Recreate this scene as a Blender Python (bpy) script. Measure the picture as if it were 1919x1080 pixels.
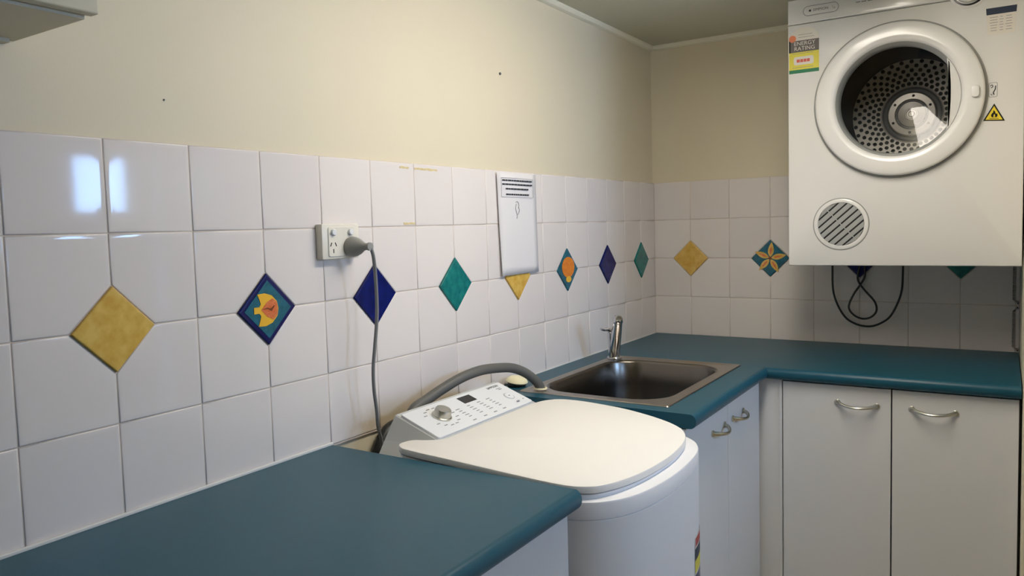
import bpy, bmesh, math, random
from mathutils import Vector, Matrix
random.seed(7)
for o in list(bpy.data.objects): bpy.data.objects.remove(o)
SC = bpy.context.scene
COL = SC.collection

# ------------------------------------------------------------------ camera
cd = bpy.data.cameras.new('camera'); cam = bpy.data.objects.new('camera', cd); COL.objects.link(cam)
cd.sensor_fit = 'HORIZONTAL'; cd.sensor_width = 36.0
cd.lens = 1448.52 / 1919 * 36.0
cd.shift_x = 23.75 / 1919; cd.shift_y = -20.18 / 1919
cd.clip_start = 0.02
R = Vector((0.83741905, 0.54584693, -0.02793672)); U = Vector((-0.01254571, 0.07029703, 0.99744721)); F = Vector((-0.54641736, 0.83493081, -0.06571611))
M = Matrix((R, U, -F)).transposed().to_4x4(); M.translation = Vector((1.17169, -2.91810, 1.34193))
cam.matrix_world = M
SC.camera = cam
# ------------------------------------------------------------------ world: pale overcast daylight, seen only through the window
w = bpy.data.worlds.new('daylight'); SC.world = w; w.use_nodes = True
bg = w.node_tree.nodes['Background']; bg.inputs[0].default_value = (0.33, 0.56, 1.0, 1); bg.inputs[1].default_value = 64.0
# window portal (lets the sky be sampled through the small window and the added one)
for py, pz, sz, sy in ((-0.912, 1.586, .30, .32), (-1.84, 1.593, .28, .24)):
    pl = bpy.data.lights.new('window_portal', 'AREA'); pl.shape = 'RECTANGLE'; pl.size = sz; pl.size_y = sy
    pl.cycles.is_portal = True
    po = bpy.data.objects.new('window_portal', pl); COL.objects.link(po); po.location = (2.38, py, pz)
    po.rotation_euler = (0, math.radians(90), 0)
SC.view_settings.view_transform = 'Standard'; SC.view_settings.look = 'None'
SC.view_settings.exposure = 0.0; SC.view_settings.gamma = 1.0; SC.view_settings.use_curve_mapping = False
LAMP_STRENGTH = 22.5

# ------------------------------------------------------------------ materials
def lin(c):
    return tuple(((v/255)/12.92 if v/255 <= .04045 else ((v/255+.055)/1.055)**2.4) for v in c)
def mat(name, rgb, rough=.5, metal=0., spec=.5, coat=0., coat_rough=.1, var=0., vscale=8., bump=0., bscale=60., rgb2=None):
    m = bpy.data.materials.new(name); m.use_nodes = True
    nt = m.node_tree; b = nt.nodes['Principled BSDF']
    c = lin(rgb)
    b.inputs['Base Color'].default_value = (*c, 1); b.inputs['Roughness'].default_value = rough
    b.inputs['Metallic'].default_value = metal; b.inputs['Specular IOR Level'].default_value = spec
    b.inputs['Coat Weight'].default_value = coat; b.inputs['Coat Roughness'].default_value = coat_rough
    if var or rgb2:
        g = nt.nodes.new('ShaderNodeNewGeometry')
        n = nt.nodes.new('ShaderNodeTexNoise'); n.inputs['Scale'].default_value = vscale; n.inputs['Detail'].default_value = 4
        nt.links.new(g.outputs['Position'], n.inputs['Vector'])
        r = nt.nodes.new('ShaderNodeValToRGB'); nt.links.new(n.outputs['Fac'], r.inputs['Fac'])
        c2 = lin(rgb2) if rgb2 else tuple(v*(1-var) for v in c)
        r.color_ramp.elements[0].position = .32; r.color_ramp.elements[1].position = .68
        r.color_ramp.elements[0].color = (*c2, 1)
        r.color_ramp.elements[1].color = (*c, 1)
        nt.links.new(r.outputs['Color'], b.inputs['Base Color'])
    if bump:
        g2 = nt.nodes.new('ShaderNodeNewGeometry')
        n2 = nt.nodes.new('ShaderNodeTexNoise'); n2.inputs['Scale'].default_value = bscale
        nt.links.new(g2.outputs['Position'], n2.inputs['Vector'])
        bp = nt.nodes.new('ShaderNodeBump'); bp.inputs['Strength'].default_value = bump; bp.inputs['Distance'].default_value = .002
        nt.links.new(n2.outputs['Fac'], bp.inputs['Height']); nt.links.new(bp.outputs['Normal'], b.inputs['Normal'])
    return m
def emis(name, rgb, strength):
    m = bpy.data.materials.new(name); m.use_nodes = True; nt = m.node_tree; nt.nodes.clear()
    e = nt.nodes.new('ShaderNodeEmission'); e.inputs[0].default_value = (*rgb, 1); e.inputs[1].default_value = strength
    o = nt.nodes.new('ShaderNodeOutputMaterial'); nt.links.new(e.outputs[0], o.inputs[0]); return m
def thin_glass(name, tint=(.9, .92, .92), refl=1.45):
    m = bpy.data.materials.new(name); m.use_nodes = True; nt = m.node_tree; nt.nodes.clear()
    t = nt.nodes.new('ShaderNodeBsdfTransparent'); t.inputs[0].default_value = (*tint, 1)
    g = nt.nodes.new('ShaderNodeBsdfGlossy'); g.inputs['Roughness'].default_value = .03
    f = nt.nodes.new('ShaderNodeFresnel'); f.inputs[0].default_value = refl
    x = nt.nodes.new('ShaderNodeMixShader'); o = nt.nodes.new('ShaderNodeOutputMaterial')
    nt.links.new(f.outputs[0], x.inputs[0]); nt.links.new(t.outputs[0], x.inputs[1]); nt.links.new(g.outputs[0], x.inputs[2]); nt.links.new(x.outputs[0], o.inputs[0])
    return m
WALL = mat('cream_paint', (223, 213, 188), .55, spec=.35, var=.05, vscale=1.7, bump=.07, bscale=140)
CEIL = mat('ceiling_paint', (204, 202, 184), .7, spec=.2)
TRIM = mat('trim_paint', (232, 228, 208), .5)
GROUT = mat('grout', (218, 205, 192), .9, spec=.1, var=.12, vscale=30)
TEAL = mat('teal_laminate', (24, 78, 96), .36, spec=.30, var=.06, vscale=40, bump=.05, bscale=400)
CAB = mat('white_melamine', (214, 214, 214), .42, spec=.4, var=.02, vscale=3)
KICK = mat('kick_melamine', (150, 150, 148), .5)
UPCAB = mat('cream_melamine', (206, 199, 176), .45)
WHITE = mat('white_enamel', (230, 229, 227), .30, spec=.5, coat=.4, coat_rough=.08)
WLID = mat('white_lid_plastic', (236, 233, 227), .42, spec=.4)
WBODY = mat('white_body_enamel', (232, 232, 234), .32, spec=.5)
GREYP = mat('grey_plastic', (150, 152, 150), .45)
LGREY = mat('light_grey_plastic', (190, 192, 190), .4)
DGREY = mat('dark_grey_plastic', (84, 86, 88), .45)
PANEL = mat('panel_white', (226, 228, 230), .3)
PLUG = mat('plug_grey', (142, 142, 138), .45)
BLACK = mat('black_plastic', (14, 14, 15), .25)
MARK = mat('grey_print', (140, 142, 145), .6)
DMARK = mat('dark_print', (52, 54, 58), .6)
CHROME = mat('chrome', (215, 215, 218), .12, metal=1.)
SATIN = mat('satin_metal', (196, 194, 184), .28, metal=1.)
BRASSY = mat('nickel', (205, 198, 178), .25, metal=1.)
def steel(name, rgb, rough):
    m = mat(name, rgb, rough, metal=1., bump=.06, bscale=300); return m
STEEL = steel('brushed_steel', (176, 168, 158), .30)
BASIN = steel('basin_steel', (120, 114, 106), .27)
DRUM = mat('drum_steel', (182, 176, 168), .36, metal=.45)
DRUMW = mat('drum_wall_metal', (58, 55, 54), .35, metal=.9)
INNER = mat('dark_cavity', (12, 12, 13), .6)  # near-black for painted shade in openings, also on door throat and hub bolts
HOSE = mat('grey_hose', (92, 92, 88), .5, bump=.1, bscale=200)
CORD = mat('grey_cord', (122, 122, 122), .45)
DCORD = mat('dark_cord', (34, 34, 34), .45)
SOCKET = mat('ivory_plastic', (226, 221, 208), .35)
PAPER = mat('paper', (226, 223, 224), .8, spec=.1)
TAPE = mat('tape_residue', (222, 204, 152), .7, var=.2, vscale=120)
SEAL = mat('white_sealant', (226, 224, 218), .5)
CREAM = mat('cream_plastic', (236, 228, 190), .4)
Y_T = mat('yellow_glaze', (226, 190, 98), .12, rgb2=(208, 164, 70), vscale=55, coat=.4, coat_rough=.06)
B_T = mat('cobalt_glaze', (14, 28, 104), .16, spec=.3, rgb2=(8, 20, 82), vscale=60)
T_T = mat('teal_glaze', (34, 128, 122), .12, rgb2=(20, 104, 104), vscale=60, spec=.3)
N_T = mat('navy_border_glaze', (8, 14, 84), .12)
S_T = mat('sea_blue_glaze', (34, 106, 128), .14, rgb2=(20, 84, 100), vscale=70)
O_T = mat('orange_glaze', (234, 142, 40), .2, rgb2=(220, 118, 34), vscale=90)
YM = mat('yellow_motif', (236, 184, 56), .2)
SAL = mat('salmon_motif', (226, 132, 84), .2, rgb2=(206, 98, 50), vscale=110)
BRN = mat('brown_motif', (120, 62, 22), .3)
STY = mat('label_yellow', (226, 214, 78), .5)
STG = mat('label_green', (30, 122, 84), .5)
STR = mat('label_red', (214, 96, 74), .5)
STK = mat('label_grey', (104, 98, 96), .5)
STN = mat('label_navy', (24, 42, 66), .5)
STW = mat('label_white', (228, 222, 212), .5)
STO = mat('label_orange', (236, 138, 96), .5)
TRI = mat('warning_yellow', (232, 206, 30), .45)
FLOOR = mat('floor_vinyl', (198, 190, 178), .45, var=.2, vscale=6)
GLASS = thin_glass('clear_glass')
DOORGLASS = thin_glass('dryer_door_glass', (.86, .87, .88))
# glazed white tile, with yellowed grime along the splash zone behind the washing machine
TILE = mat('white_glaze', (226, 221, 218), .06, spec=.24, coat=0.)
def _grime():
    nt = TILE.node_tree; b = nt.nodes['Principled BSDF']
    g = nt.nodes.new('ShaderNodeNewGeometry'); sp = nt.nodes.new('ShaderNodeSeparateXYZ'); nt.links.new(g.outputs['Position'], sp.inputs[0])
    def mr(sock, a, c):
        n = nt.nodes.new('ShaderNodeMapRange'); n.clamp = True; n.interpolation_type = 'SMOOTHSTEP'
        n.inputs[1].default_value = a; n.inputs[2].default_value = c; nt.links.new(sock, n.inputs[0]); return n.outputs[0]
    def mul(a, c):
        n = nt.nodes.new('ShaderNodeMath'); n.operation = 'MULTIPLY'; nt.links.new(a, n.inputs[0])
        if isinstance(c, float): n.inputs[1].default_value = c
        else: nt.links.new(c, n.inputs[1])
        return n.outputs[0]
    nz = nt.nodes.new('ShaderNodeTexNoise'); nz.inputs['Scale'].default_value = 9; nz.inputs['Detail'].default_value = 5; nt.links.new(g.outputs['Position'], nz.inputs['Vector'])
    f = mul(mul(mr(sp.outputs['Z'], .985, .915), mr(nz.outputs['Fac'], .25, .6)), mul(mr(sp.outputs['Y'], -1.80, -1.66), mr(sp.outputs['Y'], -1.22, -1.40)))
    f = mul(mul(f, mr(sp.outputs['X'], .05, .02)), .75)
    rnd = nt.nodes.new('ShaderNodeObjectInfo')
    m0 = nt.nodes.new('ShaderNodeMix'); m0.data_type = 'RGBA'; m0.inputs['A'].default_value = (*lin((230, 223, 219)), 1); m0.inputs['B'].default_value = (*lin((223, 216, 213)), 1)
    nt.links.new(rnd.outputs['Random'], m0.inputs['Factor'])
    m1 = nt.nodes.new('ShaderNodeMix'); m1.data_type = 'RGBA'; nt.links.new(f, m1.inputs['Factor'])
    nt.links.new(m0.outputs['Result'], m1.inputs['A']); m1.inputs['B'].default_value = (*lin((176, 158, 118)), 1)
    nt.links.new(m1.outputs['Result'], b.inputs['Base Color'])
_grime()

# ------------------------------------------------------------------ builders (all mesh code is in world coordinates)
WL = {}
def link(o, origin, parent):
    COL.objects.link(o)
    WL[o] = Vector(origin)
    if parent is not None:
        o.parent = parent; o.location = WL[o] - WL[parent]
    else: o.location = WL[o]
    return o
def obj(name, bm, m, parent=None, smooth=False, origin=None, label=None, kind=None, ang=None, recalc=True):
    if recalc: bmesh.ops.recalc_face_normals(bm, faces=bm.faces)
    vs = [v.co for v in bm.verts]
    lo = [min(v[i] for v in vs) for i in range(3)]; hi = [max(v[i] for v in vs) for i in range(3)]
    org = Vector(origin) if origin else Vector(((lo[0]+hi[0])/2, (lo[1]+hi[1])/2, lo[2]))
    bmesh.ops.translate(bm, verts=bm.verts, vec=-org)
    me = bpy.data.meshes.new(name)
    if smooth:
        a = math.radians(ang if ang else 35)
        for f in bm.faces: f.smooth = True
        for e in bm.edges:
            if len(e.link_faces) == 2 and e.calc_face_angle(0) > a: e.smooth = False
    bm.to_mesh(me); bm.free(); me.materials.append(m)
    o = bpy.data.objects.new(name, me); link(o, org, parent)
    if label: o['label'] = label
    if kind: o['kind'] = kind
    return o
def thing(name, loc, label, cat, group=None):
    o = bpy.data.objects.new(name, None); o.empty_display_size = .05; link(o, loc, None)
    return tag(o, label, cat, group)
def tag(o, label, cat, group=None):
    o['label'] = label; o['category'] = cat
    if group: o['group'] = group
    return o
def NB(): return bmesh.new()
def box(bm, x0, x1, y0, y1, z0, z1, bev=0., seg=2):
    r = bmesh.ops.create_cube(bm, size=1)
    vs = r['verts']
    for v in vs: v.co = Vector(((x0+x1)/2+v.co.x*(x1-x0), (y0+y1)/2+v.co.y*(y1-y0), (z0+z1)/2+v.co.z*(z1-z0)))
    if bev:
        es = list({e for v in vs for e in v.link_edges})
        bmesh.ops.bevel(bm, geom=es, offset=bev, segments=seg, affect='EDGES', profile=.5)
    return bm
def B(*a, **k): return box(NB(), *a, **k)
def loft(bm, loops, cap0=True, cap1=True, closed=True):
    rows = [[bm.verts.new(p) for p in L] for L in loops]
    n = len(rows[0])
    for a, b in zip(rows[:-1], rows[1:]):
        for i in range(n if closed else n-1):
            j = (i+1) % n
            try: bm.faces.new((a[i], a[j], b[j], b[i]))
            except ValueError: pass
    if cap0: bm.faces.new(rows[0][::-1])
    if cap1: bm.faces.new(rows[-1])
    return bm
def poly_inset(P, d):
    n = len(P); out = []
    area = sum(P[i][0]*P[(i+1) % n][1]-P[(i+1) % n][0]*P[i][1] for i in range(n))
    s = 1 if area > 0 else -1
    for i in range(n):
        p0, p1, p2 = Vector(P[i-1]), Vector(P[i]), Vector(P[(i+1) % n])
        e1 = (p1-p0).normalized(); e2 = (p2-p1).normalized()
        n1 = Vector((-e1.y, e1.x))*s; n2 = Vector((-e2.y, e2.x))*s
        k = n1+n2; L = k.dot(n1)
        out.append(tuple(p1+k*(d/max(L, .2))))
    return out
def prism(P, rings, mp, bm=None, cap0=True, cap1=True):
    bm = bm or NB()
    loft(bm, [[mp(a, b, h) for a, b in (poly_inset(P, d) if d else P)] for d, h in rings], cap0, cap1)
    return bm
def catmull(P, per=6, closed=False):
    P = [Vector(p) for p in P]; n = len(P); out = []
    segs = n if closed else n-1
    for i in range(segs):
        if closed: a, b, c, d = P[i-1], P[i], P[(i+1) % n], P[(i+2) % n]
        else: a, b, c, d = P[max(i-1, 0)], P[i], P[i+1], P[min(i+2, n-1)]
        for k in range(per):
            t = k/per
            out.append(.5*((2*b)+(c-a)*t+(2*a-5*b+4*c-d)*t*t+(3*b-a-3*c+d)*t**3))
    if not closed: out.append(P[-1])
    return out
def tube(P, r, sides=12, per=6, bm=None, rfun=None, smooth_path=True):
    bm = bm or NB()
    pts = catmull(P, per) if smooth_path else [Vector(p) for p in P]
    up = None; loops = []
    for i, p in enumerate(pts):
        t = (pts[min(i+1, len(pts)-1)]-pts[max(i-1, 0)]).normalized()
        if up is None: up = Vector((0, 0, 1)) if abs(t.z) < .9 else Vector((1, 0, 0))
        u = (up-t*up.dot(t)).normalized(); v = t.cross(u); up = u
        rr = rfun(i/(len(pts)-1)) if rfun else r
        loops.append([p+(u*math.cos(2*math.pi*k/sides)+v*math.sin(2*math.pi*k/sides))*rr for k in range(sides)])
    return loft(bm, loops)
def lathe(c, axis, prof, seg=48, bm=None, cap0=False, cap1=False, a0=0.):
    bm = bm or NB(); axis = Vector(axis).normalized(); c = Vector(c)
    u = Vector((0, 0, 1)) if abs(axis.z) < .9 else Vector((1, 0, 0))
    u = (u-axis*u.dot(axis)).normalized(); v = axis.cross(u)
    loops = [[c+axis*h+(u*math.cos(a0+2*math.pi*k/seg)+v*math.sin(a0+2*math.pi*k/seg))*r for k in range(seg)] for r, h in prof]
    return loft(bm, loops, cap0, cap1)
def rrect(x0, x1, y0, y1, r, n=6):
    out = []
    for cx, cy, a in ((x1-r, y1-r, 0), (x0+r, y1-r, 90), (x0+r, y0+r, 180), (x1-r, y0+r, 270)):
        for k in range(n+1):
            t = math.radians(a+90*k/n); out.append((cx+r*math.cos(t), cy+r*math.sin(t)))
    return out
def circ(cx, cy, r, n=32, ry=None): return [(cx+r*math.cos(2*math.pi*k/n), cy+(ry or r)*math.sin(2*math.pi*k/n)) for k in range(n)]
def text_bm(s, size, mp, h=.0004):
    cu = bpy.data.curves.new('t', 'FONT'); cu.body = s; cu.size = size; cu.align_x = 'CENTER'; cu.align_y = 'CENTER'; cu.resolution_u = 3
    o = bpy.data.objects.new('t', cu); COL.objects.link(o); bpy.context.view_layer.update()
    dg = bpy.context.evaluated_depsgraph_get(); me = bpy.data.meshes.new_from_object(o.evaluated_get(dg))
    bm = NB(); bm.from_mesh(me)
    for v in bm.verts: v.co = Vector(mp(v.co.x, v.co.y, h))
    bpy.data.objects.remove(o); bpy.data.meshes.remove(me); bpy.data.curves.remove(cu)
    return bm
def struct(o): o['kind'] = 'structure'; return o

# ------------------------------------------------------------------ room shell
CEILZ = 2.026
FR = -4.0
struct(obj('floor', B(-.1, 2.4, FR-.1, .1, -.1, 0), FLOOR))
struct(obj('ceiling', B(-.1, 2.4, FR-.1, .1, CEILZ, CEILZ+.1), CEIL))
wall_left = struct(obj('wall_left', B(-.1, 0, FR-.1, .1, 0, CEILZ), WALL))
wall_back = struct(obj('wall_back', B(0, 1.216, 0, .1, 0, CEILZ), WALL))
struct(obj('wall_niche', B(1.216, 2.3, -.66, .1, 0, CEILZ, bev=.003), WALL))
struct(obj('wall_front', B(0, 2.3, FR-.1, FR, 0, CEILZ), WALL))
WY0, WY1, WZ0, WZ1 = -1.056, -.768, 1.450, 1.722
VY0, VY1, VZ0, VZ1 = -1.94, -1.74, 1.47, 1.716  # unseen second opening, added to bring in more blue fill light
bm = NB()
box(bm, 2.3, 2.4, FR, VY0, 0, CEILZ); box(bm, 2.3, 2.4, VY1, WY0, 0, CEILZ); box(bm, 2.3, 2.4, WY1, -.66, 0, CEILZ)
box(bm, 2.3, 2.4, WY0, WY1, 0, WZ0); box(bm, 2.3, 2.4, WY0, WY1, WZ1, CEILZ)
box(bm, 2.3, 2.4, VY0, VY1, 0, VZ0); box(bm, 2.3, 2.4, VY0, VY1, VZ1, CEILZ)
struct(obj('wall_right', bm, WALL))
for nm, (a0, a1, b0, b1) in (('window_1', (WY0, WY1, WZ0, WZ1)), ('added_fill_window', (VY0, VY1, VZ0, VZ1))):
    win = struct(obj(nm, prism([(a0, b0), (a1, b0), (a1, b1), (a0, b1)], [(.0, 2.34), (.012, 2.34), (.012, 2.37), (0, 2.37), (0, 2.34)], lambda a, b, h: (h, a, b), cap0=False, cap1=False), TRIM))
    obj('pane', B(2.352, 2.356, a0+.011, a1-.011, b0+.011, b1-.011), GLASS, win)
# cornice bead where the walls meet the ceiling
def bead(P0, P1, nrm):
    P0, P1, nrm = Vector(P0), Vector(P1), Vector(nrm); s = .017
    pr = [(0, 0), (s, 0), (s, -s*.35), (s*.7, -s*.8), (s*.2, -s), (0, -s)]
    return loft(NB(), [[p+nrm*a+Vector((0, 0, b)) for a, b in pr] for p in (P0, P1)])
struct(obj('trim_1', bead((0, FR, CEILZ), (0, 0, CEILZ), (1, 0, 0)), TRIM))
struct(obj('trim_2', bead((.017, 0, CEILZ), (1.216, 0, CEILZ), (0, -1, 0)), TRIM))

# ------------------------------------------------------------------ wall tiles
PITCH = .15; TZ0 = .9-.002; G = .00095; HD = .0675
mpL = lambda a, b, h: (h, a, b)
mpB = lambda a, b, h: (a, -h, b)
HG = .0061
obj('grout', B(0, HG, -3.6, -.003, TZ0-.003, TZ0+4*PITCH-.003), GROUT, wall_left)
obj('grout', B(.003, 1.2155, -HG, 0, TZ0-.003, TZ0+4*PITCH-.003), GROUT, wall_back)
_tm = {}
def tile(parent, mp, key, a0, a1, b0, b1, cut):
    # cut: (ca, cb) corner of the tile taken off for a diamond insert
    w_, h_ = round(a1-a0, 4), round(b1-b0, 4)
    k = (key, w_, h_, cut)
    if k not in _tm:
        x0, x1, y0, y1 = -w_/2+G, w_/2-G, -h_/2+G, h_/2-G
        c = HD+.0022
        P = []
        for (cx, cy) in ((0, 0), (1, 0), (1, 1), (0, 1)):
            X = (x0, x1)[cx]; Y = (y0, y1)[cy]
            if cut == (cx, cy):
                sx = 1 if cx == 0 else -1; sy = 1 if cy == 0 else -1
                q1 = (X+sx*(c-G), Y); q2 = (X, Y+sy*(c-G))
                P += [q2, q1] if (cx, cy) in ((0, 0), (1, 1)) else [q1, q2]
            else: P.append((X, Y))
        bm = prism(P, [(0, HG-.001), (0, .0066), (.0006, .0074), (.0015, .00775), (.0026, .0079), (.008, .0080), (.018, .0080)], mp)
        bmesh.ops.recalc_face_normals(bm, faces=bm.faces)
        for f in bm.faces: f.smooth = True
        me = bpy.data.meshes.new('tile'); bm.to_mesh(me); bm.free(); me.materials.append(TILE); _tm[k] = me
    o = bpy.data.objects.new('tile', _tm[k])
    return link(o, mp((a0+a1)/2, (b0+b1)/2, 0), parent)
def tile_wall(parent, mp, key, lines, dia, amax=None):
    for i in range(len(lines)-1):
        for r in range(4):
            cut = None
            if r in (1, 2):
                cb = 1 if r == 1 else 0
                if lines[i] in dia: cut = (0, cb)
                if lines[i+1] in dia: cut = (1, cb)
            b0 = TZ0+r*PITCH; b1 = b0+PITCH-(.003 if r == 3 else 0)
            tile(parent, mp, key, lines[i], lines[i+1], b0, b1, cut)
A0 = -.1436
LL = [A0-(14-i)*PITCH for i in range(-8, 15)]
ld = {LL[i+8]: i for i in range(-8, 15, 2)}
tile_wall(wall_left, mpL, 'L', LL+[-.004], ld)
X1 = .1553
LB = [X1+(i-1)*PITCH for i in range(1, 9)]
bd = {LB[i-1]: i for i in (1, 3, 5, 7)}
tile_wall(wall_back, mpB, 'B', [.008]+LB+[1.2155-.001] if 1.2155-LB[-1] > .01 else [.008]+LB, bd)
# diamond inserts: glazed squares set on their corner, a little proud of the tiles
CZ = TZ0+2*PITCH
def rot45(mp, ca, cb):
    return lambda a, b, h: mp(ca+a, cb+b, h)
DH = .0115
def flat(P, m, name, parent, mp, h0, h1, bev=.0):
    return obj(name, prism(P, [(0, h0), (bev, h1)], mp), m, parent)
def petal(cx, cy, ang, L, wd, n=8, r0=.0):
    out = []
    for k in range(n+1):
        t = k/n; s = wd*math.sin(math.pi*(t**.8)); out.append((r0+t*L, s))
    for k in range(n-1, 0, -1):
        t = k/n; s = -wd*math.sin(math.pi*(t**.8)); out.append((r0+t*L, s))
    ca, sa = math.cos(ang), math.sin(ang)
    return [(cx+x*ca-y*sa, cy+x*sa+y*ca) for x, y in out]
def diamond(parent, mp0, ca, kind, label):
    mp = rot45(mp0, ca, CZ)
    D = lambda d: [(d, 0), (0, d), (-d, 0), (0, -d)]
    m = {'yellow': Y_T, 'blue': B_T, 'teal': T_T, 'fish': N_T, 'shell': S_T, 'star': S_T}[kind]
    o = obj('diamond_tile', prism(D(HD), [(0, HG-.001), (0, DH-.0015), (.0012, DH-.0003), (.004, DH)], mp), m, parent, label=label)
    if kind == 'fish':
        flat(D(HD-.0125), S_T, 'painted_field', o, mp, DH-.0005, DH+.0006)
        t = DH+.0008
        body = [(-.034, .006), (-.022, .006), (-.018, .011), (-.021, .021), (-.025, .030), (-.008, .031), (.008, .026), (.020, .014), (.023, 0), (.020, -.014), (.008, -.026), (-.008, -.031), (-.025, -.030), (-.021, -.021), (-.018, -.011), (-.022, -.006), (-.034, -.006)]
        flat(body, YM, 'fish_fins', o, mp, t, t+.0008)
        flat([(-.018, 0), (-.004, .014), (.010, .020), (.019, .013), (.0215, 0), (.019, -.013), (.010, -.020), (-.004, -.014)], SAL, 'fish_body', o, mp, t, t+.0013)
        flat([(-.017, .001), (-.004, .004), (.004, .001), (.012, .007), (.0145, .006), (.006, -.004), (-.002, .001)], BRN, 'fish_marking', o, mp, t, t+.0016)
    if kind == 'shell':
        t = DH+.0002
        flat(circ(-.001, .008, .041, 24, .033), O_T, 'shell_fan', o, mp, t, t+.0009)
        flat(circ(0, -.030, .017, 16, .010), YM, 'shell_hinge', o, mp, t, t+.0012)
    if kind == 'star':
        t = DH+.0002
        for i in range(5):
            a = math.radians(84+i*72)
            flat(petal(0, 0, a, .056, .0105, r0=.004), Y_T, 'petal', o, mp, t, t+.0009)
            flat(petal(0, 0, a, .030, .0036, r0=.014), SAL, 'petal_stripe', o, mp, t, t+.0012)
        flat(circ(0, 0, .0055, 14), BRN, 'flower_centre', o, mp, t, t+.0016)
    return o
for y, i in ld.items():
    kinds = {0: ('yellow', 'plain yellow diamond tile nearest the camera'), 2: ('fish', 'blue-bordered diamond tile painted with a yellow and orange fish'),
             4: ('blue', 'cobalt blue diamond tile behind the grey cord'), 6: ('teal', 'teal diamond tile left of the paper notice'), 8: ('yellow', 'yellow diamond tile half covered by the paper notice'),
             10: ('shell', 'blue diamond tile painted with an orange shell'), 12: ('blue', 'navy diamond tile above the sink'), 14: ('teal', 'teal diamond tile next to the corner'),
             -2: ('blue', 'blue diamond tile'), -4: ('teal', 'teal diamond tile'), -6: ('yellow', 'yellow diamond tile'), -8: ('blue', 'blue diamond tile')}
    if i == -8: continue
    diamond(wall_left, mpL, y, *kinds[i])
for x, i in bd.items():
    diamond(wall_back, mpB, x, *{1: ('yellow', 'plain yellow diamond tile on the back wall'), 3: ('star', 'blue diamond tile painted with a yellow star flower'), 5: ('blue', 'navy diamond tile mostly hidden by the dryer'), 7: ('teal', 'dark teal diamond tile mostly hidden by the dryer')}[i])
# old tape residue on the top row of tiles
for (y0, y1, z0, z1) in ((-1.545, -1.513, 1.482, 1.4865), (-1.492, -1.405, 1.4805, 1.4855), (-1.538, -1.496, 1.3525, 1.3565)):
    n = 7; P = [(y0+(y1-y0)*k/n, z0+random.uniform(-.0012, .0012)) for k in range(n+1)]+[(y1-(y1-y0)*k/n, z1+random.uniform(-.0012, .0012)) for k in range(n+1)]
    obj('tape_residue', prism(P, [(0, .0080), (0, .0086)], mpL), TAPE, wall_left)

# ------------------------------------------------------------------ benchtops
CT = .9; TH = .034; NX = .589
def nosing():   # (offset from front edge inward, z) of the rolled front edge, from the top face round to the bottom
    r = .015; out = []
    for k in range(11):
        t = math.radians(90-180*k/10); out.append((r-r*math.cos(t), CT-TH/2+(TH/2)*math.sin(t)))
    return out
NS = nosing(); NR = .015
# near benchtop
Y0, Y1 = -3.6, -1.792
bm = NB()
pr = [(.009, CT)]+[(NX-o_, z) for o_, z in NS]+[(.009, CT-TH)]
e = .004
lo = []
for y, ins in ((Y0, 0), (Y1-e, 0), (Y1-e*.3, e*.25), (Y1, e)):
    lo.append([(max(x-ins if x > .3 else x, 0), y, min(max(z, CT-TH+ins), CT-ins)) for x, z in pr])
bm = loft(NB(), lo)
nb = tag(obj('benchtop', bm, TEAL, smooth=True, ang=30), 'teal laminate benchtop with rolled edge in the foreground', 'benchtop')
obj('sealant_bead', B(.0083, .0135, -3.6, Y1-.001, CT-.001, CT+.0055, bev=.0015), SEAL, nb, label='white sealant line')
# far L-shaped benchtop with sink cut-out
FY0 = -1.226; BY = -.589; BXE = 1.2135
HX0, HX1, HY0, HY1 = .105, .488, -1.160, -.600
bm = NB()
inx = NX-NR; iny = BY+NR*0-(-0)  # inner edges of nosing
inyy = BY+NR
def quad(bm, x0, x1, y0, y1, z):
    bm.faces.new([bm.verts.new(p) for p in ((x0, y0, z), (x1, y0, z), (x1, y1, z), (x0, y1, z))])
for z in (CT, CT-TH):
    yb = -.009
    quad(bm, .009, HX0, FY0, HY0, z); quad(bm, HX0, HX1, FY0, HY0, z); quad(bm, HX1, inx, FY0, HY0, z)
    quad(bm, .009, HX0, HY0, HY1, z); quad(bm, HX1, inx, HY0, HY1, z)
    quad(bm, .009, HX0, HY1, inyy, z); quad(bm, HX0, HX1, HY1, inyy, z); quad(bm, HX1, inx, HY1, inyy, z)
    quad(bm, .009, HX0, inyy, yb, z); quad(bm, HX0, HX1, inyy, yb, z); quad(bm, HX1, inx, inyy, yb, z); quad(bm, inx, BXE, inyy, yb, z)
rows = []
for (px_, py_, mode) in ((0, FY0, 0), (0, 0, 1), (BXE, 0, 2)):
    row = []
    for o_, z in NS:
        if mode == 0: row.append((NX-o_, FY0, z))
        elif mode == 1: row.append((NX-o_, BY+o_, z))
        else: row.append((BXE, BY+o_, z))
    rows.append(row)
# concave corner: nosing offsets measured into the slab on both runs
loft(bm, rows, False, False, closed=False)
bm.faces.new([bm.verts.new(p) for p in [(.009, FY0, CT)]+[(NX-o_, FY0, z) for o_, z in NS]+[(.009, FY0, CT-TH)]])
for (x0, x1, y0, y1) in ((HX0, HX1, HY0, HY0), (HX0, HX1, HY1, HY1), (HX0, HX0, HY0, HY1), (HX1, HX1, HY0, HY1)):
    bm.faces.new([bm.verts.new(p) for p in ((x0, y0, CT), (x1, y1, CT), (x1, y1, CT-TH), (x0, y0, CT-TH))])
bmesh.ops.remove_doubles(bm, verts=bm.verts, dist=.0004)
fb = tag(obj('benchtop', bm, TEAL, smooth=True, ang=40), 'L-shaped teal laminate benchtop holding the sink in the corner', 'benchtop')
obj('sealant_bead', B(.0083, .0115, FY0, -.009, CT-.001, CT+.0025, bev=.0008), SEAL, fb, label='white sealant line')

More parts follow.
